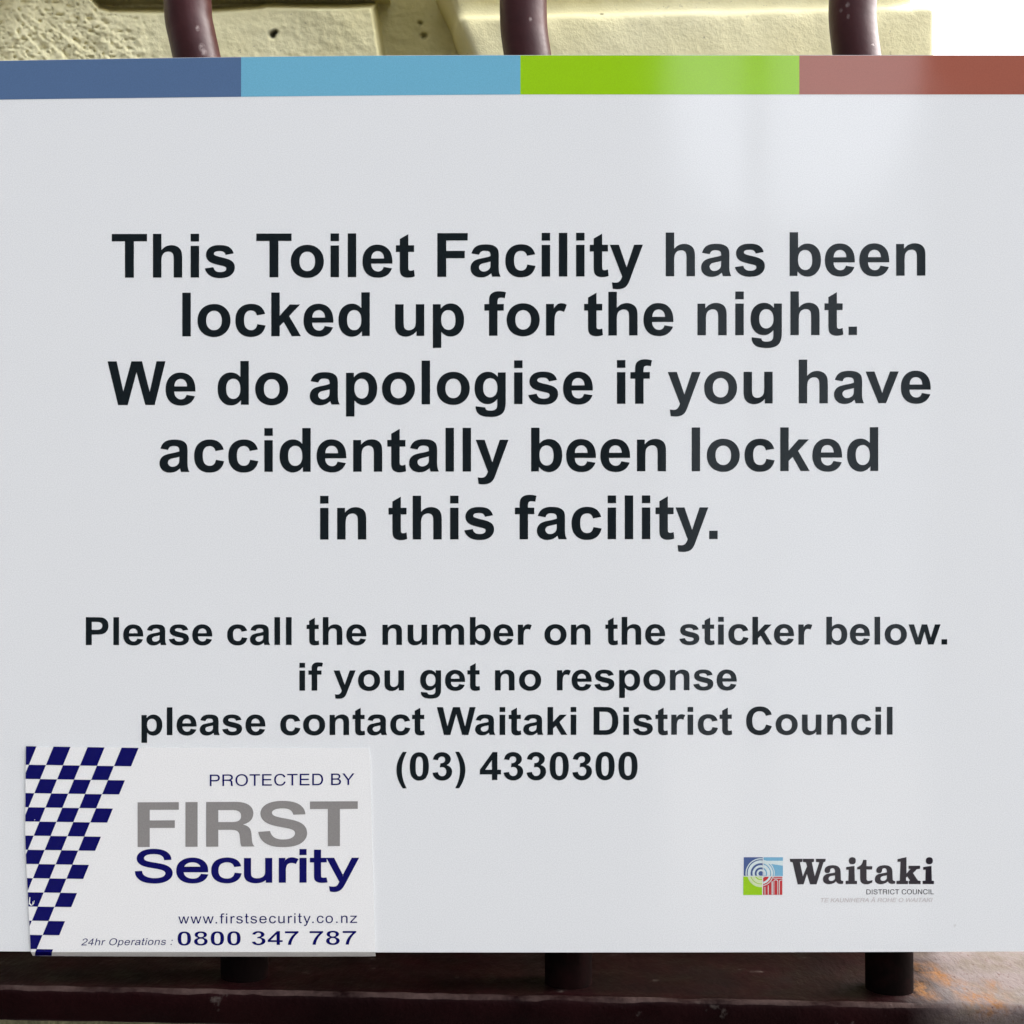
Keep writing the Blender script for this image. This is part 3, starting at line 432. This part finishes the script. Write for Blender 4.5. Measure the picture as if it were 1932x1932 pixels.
gate = thing('metal_gate', 'maroon painted metal railings with a rusty flat bottom rail the notice hangs on', 'railings', (0, .02, ZR-.3))
ROLL = math.radians(1.12)
def rail_pt(x, y, z):
    return (x*math.cos(ROLL)+z*math.sin(ROLL), y, ZR-x*math.sin(ROLL)+z*math.cos(ROLL))
prof = [(.30, 0), (.045, 0), (.03, 0), (.015, 0), (.004, .0), (.0, .0001), (-.0028, .0004), (-.0046, .0002), (-.0058, -.0006), (-.0064, -.0018), (-.0066, -.004), (-.0066, -.0104), (-.0055, -.0113), (.03, -.0113), (.30, -.0113)]
V = []; F = []; n = 240
for i in range(n+1):
    x = -.45+.9*i/n
    for j, (y, z) in enumerate(prof):
        e = noise.fractal(Vector((x*90, j*.7, 1)), .8, 2, 4)*(.00035 if 4 < j < 11 else .0003)
        V.append(rail_pt(x, y-e*.6, z+e))
m = len(prof)
for i in range(n):
    for j in range(m):
        a = i*m+j; b = i*m+(j+1) % m; F.append((a, a+m, b+m, b))
mesh_obj('bottom_rail', V, F, M_rail, gate, smooth=True)
def tube(name, path, r, parent, m, seg=28):
    V = []; F = []
    for k, p in enumerate(path):
        a = path[max(0, k-1)]; b = path[min(len(path)-1, k+1)]
        t = (Vector(b)-Vector(a)).normalized(); u = Vector((0, 1, 0)).cross(t).normalized(); v = t.cross(u)
        for s in range(seg):
            an = 2*math.pi*s/seg; V.append(Vector(p)+(u*math.cos(an)+v*math.sin(an))*r)
    for k in range(len(path)-1):
        for s in range(seg):
            a = k*seg+s; b = k*seg+(s+1) % seg; F.append((a, b, b+seg, a+seg))
    F.append(tuple(range(seg-1, -1, -1))); F.append(tuple(range((len(path)-1)*seg, len(path)*seg)))
    return mesh_obj(name, V, F, m, parent, smooth=True)
def spline(pts, n=60):
    out = []
    for k in range(n+1):
        y = pts[0][1]+(pts[-1][1]-pts[0][1])*k/n
        for i in range(len(pts)-1):
            if pts[i][1] <= y <= pts[i+1][1]+1e-9: break
        p0 = pts[max(0, i-1)]; p1 = pts[i]; p2 = pts[i+1]; p3 = pts[min(len(pts)-1, i+2)]
        h = p2[1]-p1[1]; u = (y-p1[1])/h
        m1 = (p2[0]-p0[0])/max(1e-6, p2[1]-p0[1])*h; m2 = (p3[0]-p1[0])/max(1e-6, p3[1]-p1[1])*h
        out.append(((2*u**3-3*u*u+1)*p1[0]+(u**3-2*u*u+u)*m1+(-2*u**3+3*u*u)*p2[0]+(u**3-u*u)*m2, y))
    return out
for pts in ([(352, -220), (351, -80), (353.6, 0), (356.1, 38), (361.4, 63), (369.7, 101), (391, 200), (425, 800), (455, 1400), (462, 1866)],
            [(997, -220), (989, -80), (987.2, 0), (987.8, 38), (989.5, 63), (995, 101), (1010, 220), (1045, 900), (1068, 1500), (1073, 1876)],
            [(1624, -220), (1613, -80), (1609, 0), (1608.2, 25), (1609.8, 50), (1612.5, 75), (1616, 101), (1631, 220), (1660, 900), (1675, 1500), (1678, 1888)]):
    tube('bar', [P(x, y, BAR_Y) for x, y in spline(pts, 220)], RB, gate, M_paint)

# ------------------------------------------------------------------ the notice
sign = thing('notice_sign', 'white locked toilet facility notice with four coloured bands along its top', 'sign', P(981, 1797))
EPS = .00005
def bow(x):  return 10.5*max(0, (900-x)/900)**1.6
def top_y(x): return 104+bow(x)
def band_y(x): return 178.2+9.8*max(0, (1000-x)/1000)**1.3
def bot_y(x): return 1797-2.0*((x-981)/981)**2
xsn = [-72+2107*i/60 for i in range(61)]
front = [(x, top_y(x)) for x in xsn]+[(x, bot_y(x)) for x in reversed(xsn)]
V = [P(x, y) for x, y in front]+[P(x, y)+Vector((0, .003, 0)) for x, y in front]
n = len(front); half = n//2
F = []; FM = []
for i in range(60):
    F.append((i, n-1-i, n-2-i, i+1)); FM.append(0)
    F.append((n+i, n+i+1, 2*n-2-i, 2*n-1-i)); FM.append(1)
for i in range(n):
    j = (i+1) % n; F.append((i, j, n+j, n+i)); FM.append(1)
mesh_obj('panel', V, F, [M_white, M_edge], sign, fmat=FM)
onsign = lambda x, y: P(x, y)+Vector((0, -EPS, 0))
for name, m, a, b in (('colour_band', M_dblue, -71.5, 455), ('colour_band', M_lblue, 455, 981.7), ('colour_band', M_green, 981.7, 1508), ('colour_band', M_red, 1508, 2034.5)):
    xx = [a+(b-a)*k/14 for k in range(15)]
    ob = printed(name, [([[(x, top_y(x)+.6) for x in xx]+[(x, band_y(x)) for x in reversed(xx)]], m)], sign, onsign)
    ob['label'] = {M_dblue: 'slate blue band', M_lblue: 'sky blue band', M_green: 'lime green band', M_red: 'brick red band'}[m]
for s, x0, x1, yl, yr, cap in (
    ('This Toilet Facility has been', 211, 1746, 524, 520, 82.5),
    ('locked up for the night.', 344, 1617, 634.7, 632, 82.5),
    ('We do apologise if you have', 203, 1756, 764.3, 760.4, 82.5),
    ('accidentally been locked', 301, 1657, 890.5, 888.5, 82.5),
    ('in this facility.', 604, 1354, 1018, 1017, 82.5),
    ('Please call the number on the sticker below.', 162, 1787, 1217, 1216, 52.5),
    ('if you get no response', 565, 1390, 1303, 1302, 52.5),
    ('please contact Waitaki District Council', 267, 1684, 1387, 1386, 52.5),
    ('(03) 4330300', 748, 1203, 1472, 1471, 52.5)):
    printed('lettering', [(fit(text_contours(BOLD, s), x0, x1, yl, yr, cap), M_ink)], sign, onsign)

# -- council logo: four-square emblem with rings and arches
def ring(cx, cy, r0, r1, x0, y0, x1, y1):
    """annulus piece inside a quadrant box (box corner nearest the centre is inside the ring's hole)"""
    pts = []
    N_ = 160
    def arc(r):
        seq = []
        for k in range(N_*2+1):
            a = 2*math.pi*k/(N_*2); x = cx+r*math.cos(a); y = cy+r*math.sin(a)
            seq.append((x, y) if x0 <= x <= x1 and y0 <= y <= y1 else None)
        # rotate so that the run is contiguous
        if None not in seq: return seq[:-1]
        i = seq.index(None); seq = seq[i:]+seq[:i]
        run = []; best = []
        for p in seq+[None]:
            if p: run.append(p)
            else:
                if len(run) > len(best): best = run
                run = []
        return best
    o_, i_ = arc(r1), arc(r0)
    return o_+i_[::-1] if len(o_) > 2 and len(i_) > 2 else None
L = lambda p: (1381.8+p[0]*.09494, 1601.9+p[1]*.09494)
Lc = lambda cs: [[L(p) for p in c] for c in cs if c]
lift = lambda k: (lambda x, y: P(x, y)+Vector((0, -EPS*k, 0)))
Q = {'b': (225, 162, 603, 530), 's': (617, 162, 1005, 535), 'g': (215, 546, 592, 914), 'r': (610, 550, 992, 910)}
emb = printed('logo_emblem', [(Lc([rect(*Q['b'])]), M_logo_blue), (Lc([rect(617, 162, 1005, 232)]), M_logo_sky),
    (Lc([[(617, 232), (1005, 232), (1005, 330), (800, 300), (617, 285)]]), M_logo_pale),
    (Lc([[(617, 285), (800, 300), (1005, 330), (1005, 535), (617, 535)]]), M_logo_sky),
    (Lc([rect(*Q['g'])]), M_green), (Lc([rect(*Q['r'])]), M_logo_red)], sign, lift(1))
cx, cy = 565, 485
RR = ((48, 84), (122, 166), (205, 262), (283, 303))
printed('logo_rings', [(Lc([ring(cx, cy, a, b, *Q['b']) for a, b in RR]), M_logo_pale),
    (Lc([ring(cx, cy, a, b, *Q['s']) for a, b in ((60, 100), (125, 185), (205, 240), (258, 275))]), M_logo_pale),
    (Lc([ring(cx, cy, a, b, *Q['g']) for a, b in ((75, 110), (130, 200), (212, 270))]), M_logo_pgreen),
    (Lc([ring(cx, cy, a, b, *Q['r']) for a, b in ((85, 100), (172, 212), (235, 250))]), M_logo_pale),
    (Lc([rect(640, 752, 652, 908), rect(705, 720, 718, 908), rect(780, 640, 800, 908)]), M_logo_pale),
    (Lc([rect(812, 574, 990, 584), rect(815, 548, 823, 574)]), M_logo_pale),
    (Lc(contours('M818 908 V640 Q818 604 862 604 Q906 604 906 640 V908 H895 V642 Q895 618 862 618 Q829 618 829 642 V908Z')), M_logo_pale),
    (Lc(contours('M926 908 V640 Q926 612 985 608 V620 Q938 624 938 644 V908Z')), M_logo_pale)], emb, lift(2))
K = lambda p: (1479.6+p[0]*.15823, 1601.9+p[1]*.15823)
Kc = lambda cs, dx=0: [[K((p[0]+dx, p[1])) for p in c] for c in cs]
W_ = 'M66 116 L218 116 L216 152 L188 158 L222 325 L272 205 L258 158 L222 154 L222 116 L356 116 L354 152 L330 158 L364 325 L418 158 L378 154 L376 116 L496 116 L490 150 L468 158 L386 420 L308 420 L270 298 L232 420 L160 420 L100 158 L70 150Z'
A_ = 'M480 262 Q476 194 580 192 Q668 192 672 265 L676 362 Q678 380 705 380 L703 412 Q640 428 618 386 Q580 421 525 419 Q462 413 462 360 Q462 300 540 290 Q590 283 606 278 Q608 228 575 228 Q550 228 548 255 Q545 287 515 287 Q483 287 480 262Z M606 315 Q530 318 530 350 Q530 380 560 380 Q606 375 606 340Z'
I_ = 'M738 214 L838 200 L842 376 L868 380 L868 417 L732 417 L732 380 L765 376 L768 246 L738 246Z M812 97 Q854 97 854 139 Q854 181 812 181 Q770 181 770 139 Q770 97 812 97Z'
T_ = 'M905 242 L868 242 L870 215 Q935 195 940 128 L982 128 L982 204 L1052 204 L1046 244 L982 244 L982 352 Q985 382 1010 380 L1052 370 L1052 396 Q1000 428 960 419 Q905 410 905 350Z'
K_ = 'M1350 120 L1458 95 L1458 292 L1505 237 L1482 234 L1482 199 L1620 199 L1620 234 L1582 240 L1535 287 L1596 376 L1626 380 L1626 417 L1484 417 L1484 380 L1500 377 L1466 326 L1452 342 L1452 376 L1476 380 L1476 417 L1338 417 L1338 380 L1378 376 L1386 152 L1350 152Z'
printed('logo_wordmark', [(Kc(contours(W_))+Kc(contours(A_))+Kc(contours(I_))+Kc(contours(T_))+Kc(contours(A_), 618)+Kc(contours(K_))+Kc(contours(I_), 918), M_logo_dark)], sign, lift(1))
def kx(x): return K((x, 0))[0]
def ky(y): return K((0, y))[1]
printed('logo_caption', [(fit(text_contours(REG, 'DISTRICT COUNCIL'), kx(980), kx(1783), ky(540), ky(538), 9.3), M_logo_dark),
                        (fit(grow(text_contours(REG, 'TE KAUNIHERA \u0100 ROHE O WAITAKI'), 20), kx(435), kx(1770), ky(634), ky(630), 7.6, slant=.2), M_logo_faint)], sign, lift(1))

# ------------------------------------------------------------------ the security sticker, its lower edge curling off the sign
st = thing('sticker', 'white security company sticker with navy checker pattern overhanging the lower left of the notice', 'sticker', P(380, 1797, -.0004))
YB = 1795.5
def stick(k):
    def f(x, y):
        d = 0
        if y > YB: d = (y-YB)*S*1.1
        q = P(x, y); q.y = -.0004-EPS*k+d
        return q
    return f
TL, TR, BR, BL = (49.4, 1409), (698, 1410.6), (708, 1804.5), (59, 1803)
def edge(a, b, n): return [(a[0]+(b[0]-a[0])*k/n, a[1]+(b[1]-a[1])*k/n) for k in range(n)]
rows = []
NR = 24; NC = 40
def lx(y):
    t = (y-1409)/395
    return 49.4+ (0 if t < .45 else 9.5*(t-.45)/.55)-1.2*math.sin(math.pi*min(1, t/.9))
def rx(y): return 698+10*(y-1410)/395
yrows = [1409.5+(YB-1409.5)*k/20 for k in range(21)]+[YB+2, YB+4, YB+6, YB+8, YB+10.5]
V = []; F = []
for j, y in enumerate(yrows):
    for i in range(NC+1):
        u = i/NC; c = 2.2
        a, b = lx(y), rx(y)
        if j == 0: a += c; b -= c
        if j == 1: pass
        x = a+(b-a)*u
        yy = y+(1.5*u if y < YB-5 else 0)+ (1.5*math.sin(u*math.pi)**.5+1.2*u if j == len(yrows)-1 else 0)
        V.append(stick(0)(x, yy))
for j in range(len(yrows)-1):
    for i in range(NC):
        a = j*(NC+1)+i; F.append((a, a+NC+1, a+NC+2, a+1))
bk = mesh_obj('backing', V, F, M_stick, st)
sm = bk.modifiers.new('thickness', 'SOLIDIFY'); sm.thickness = .00025; sm.offset = -1
# checker: measured in a local frame, slanted cells clipped at the left and bottom edges
CK = lambda x, y: (36.7+x*.1266, 1394.0+y*.1266)
def clip(poly, inside, cut):
    out = []
    for i in range(len(poly)):
        a, b = poly[i-1], poly[i]
        if inside(b):
            if not inside(a): out.append(cut(a, b))
            out.append(b)
        elif inside(a): out.append(cut(a, b))
    return out
cells = []
ytop = [105, 381]+[381+211*k for k in range(1, 15)]
ytop = ytop[:15]+[3262]
for r in range(15):
    y0, y1 = ytop[r], ytop[r+1]
    for k in range(-1, 6):
        if (k+r) % 2 == 0: continue
        if k > (5 if r % 2 == 0 else 4): continue
        sp = 253.5-.5*r
        f = lambda kk, y: 260+sp*kk-.408*(y-105)
        poly = [CK(f(k, y0), y0+.015*f(k, y0)), CK(f(k+1, y0), y0+.015*f(k+1, y0)), CK(f(k+1, y1), y1+.015*f(k+1, y1)), CK(f(k, y1), y1+.015*f(k, y1))]
        def ins(p): return p[0] >= lx(p[1])+.25
        def cut(a, b):
            lo, hi = 0., 1.; sa = ins(a)
            for _ in range(24):
                m_ = (lo+hi)/2; p = (a[0]+(b[0]-a[0])*m_, a[1]+(b[1]-a[1])*m_)
                if ins(p) == sa: lo = m_
                else: hi = m_
            return p
        poly = clip(poly, ins, cut)
        for lim, sgn in ((YB, 1), ):
            pass
        up = clip(poly, lambda p: p[1] <= YB, lambda a, b: (a[0]+(b[0]-a[0])*(YB-a[1])/(b[1]-a[1]), YB))
        dn = clip(poly, lambda p: p[1] > YB, lambda a, b: (a[0]+(b[0]-a[0])*(YB-a[1])/(b[1]-a[1]), YB))
        dn = clip(dn, lambda p: p[1] <= YB+10.3, lambda a, b: (a[0]+(b[0]-a[0])*(YB+10.3-a[1])/(b[1]-a[1]), YB+10.3)) if dn else []
        for q in (up, dn):
            if len(q) >= 3 and abs(area(q)) > 1.5: cells.append(q)
V = []; F = []
for c_ in cells:
    b0 = len(V); V += [stick(1)(*p) for p in c_]; F.append(list(range(b0, len(V))))
face_front(V, F)
mesh_obj('checker_pattern', V, F, M_navy, st)
scuff = [[(56.5, 1692), (58, 1692), (57.2, 1703), (61, 1707), (60, 1709), (55, 1704.5)], [(62.5, 1700), (63.6, 1700.5), (62.8, 1708), (61.6, 1707)], [(65.2, 1698), (66.1, 1699), (64.4, 1706), (63.6, 1705)], [(58.2, 1645), (60, 1645.6), (59, 1646.6)], [(65.3, 1545.5), (67.6, 1546), (66, 1547.2)]]
for c_ in scuff:
    if area(c_) < 0: c_.reverse()
printed('scuff', [(scuff, M_stick)], st, stick(2))
def st_text(font, s, x0, x1, yl, yr, cap, m, bold=0., slant=0., track=0, unit=1466.):
    cs = fit(text_contours(font, s, track), x0, x1, yl, yr, cap, unit, slant)
    if bold:
        # measured space has y down, so outer loops run the other way
        cs = grow(cs, bold)
    ob = printed('lettering', [(cs, m)], st, stick(1)); return ob
st_text(REG, 'PROTECTED BY', 396.3, 669, 1482.8, 1480.5, 21.8, M_navy, track=30)
st_text(BOLD, 'FIRST', 260.2, 675.3, 1597.6, 1595.6, 84.3, M_grey, track=-75)
st_text(REG, 'Security', 256.6, 675.4, 1664, 1663, 60.5, M_navy, bold=-1.5, track=-20)
st_text(REG, 'www.firstsecurity.co.nz', 336.9, 674, 1742, 1740.5, 18.6, M_navy, track=150)
st_text(BOLD, '0800 347 787', 335, 673, 1783.6, 1782, 27.2, M_navy, bold=.6, track=-20)
st_text(REG, '24hr Operations :', 153.8, 326.6, 1783, 1782, 12.9, M_navy, slant=.21, track=60)

# ------------------------------------------------------------------ building across the way, which the glossy notice mirrors
M_ren = mat('dark render', (.06, .06, .058, 1), .85)
g = N(M_ren); g.set('Base Color', g.ramp(g.noise(2, 6), [(.3, (.02, .022, .024, 1)), (.7, (.036, .038, .04, 1))]))
bl = thing('building', 'dark open fronted building standing across from the notice, mirrored in its gloss', 'building', (0, -4.2, 0))
def box(name, x0, y0, z0, x1, y1, z1, m, parent):
    v = [(x, y, z) for z in (z0, z1) for y in (y0, y1) for x in (x0, x1)]
    f = [(0, 2, 3, 1), (4, 5, 7, 6), (0, 1, 5, 4), (2, 6, 7, 3), (0, 4, 6, 2), (1, 3, 7, 5)]
    return mesh_obj(name, v, f, m, parent)
box('wall', -1.6, -4.4, 0, .45, -4.0, 3.4, M_ren, bl)
box('wall', 1.30, -4.4, 0, 2.6, -4.0, 3.4, M_ren, bl)
box('post', .69, -4.06, 0, .74, -4.0, 3.4, M_ren, bl)
box('lintel', -1.6, -4.4, 3.402, 2.6, -3.99, 3.7, M_ren, bl)
box('side_light_blocker', -1.85, -4.4, 0, -1.602, .08, 3.7, M_ren, bl)  # unseen, added to darken the light and reflections coming from the left
M_back = mat('unseen skyline grey', (.2, .22, .24, 1), .85)
g = N(M_back); g.set('Base Color', g.ramp(g.noise(2, 6), [(.3, (.16, .18, .2, 1)), (.7, (.23, .255, .28, 1))]))
prof = [(-3, 0), (8, 0), (8, 6.0), (3.6, 5.2), (2.75, 4.3), (2.45, 3.6), (2.2, 3.3), (1.9, 3.2), (1.5, 3.18), (1.25, 3.25), (1.05, 3.5), (.9, 4.0), (.6, 5.0), (-3, 5.6)]   # unseen skyline, its dip shaped to round the sky patch the notice mirrors
n = len(prof); V = [(x, y, z) for y in (-9, -9.4) for x, z in prof]
mesh_obj('unseen_back_skyline', V, [tuple(range(n)), tuple(range(2*n-1, n-1, -1))]+[(i, i+n, (i+1) % n+n, (i+1) % n) for i in range(n)], M_back, bl)
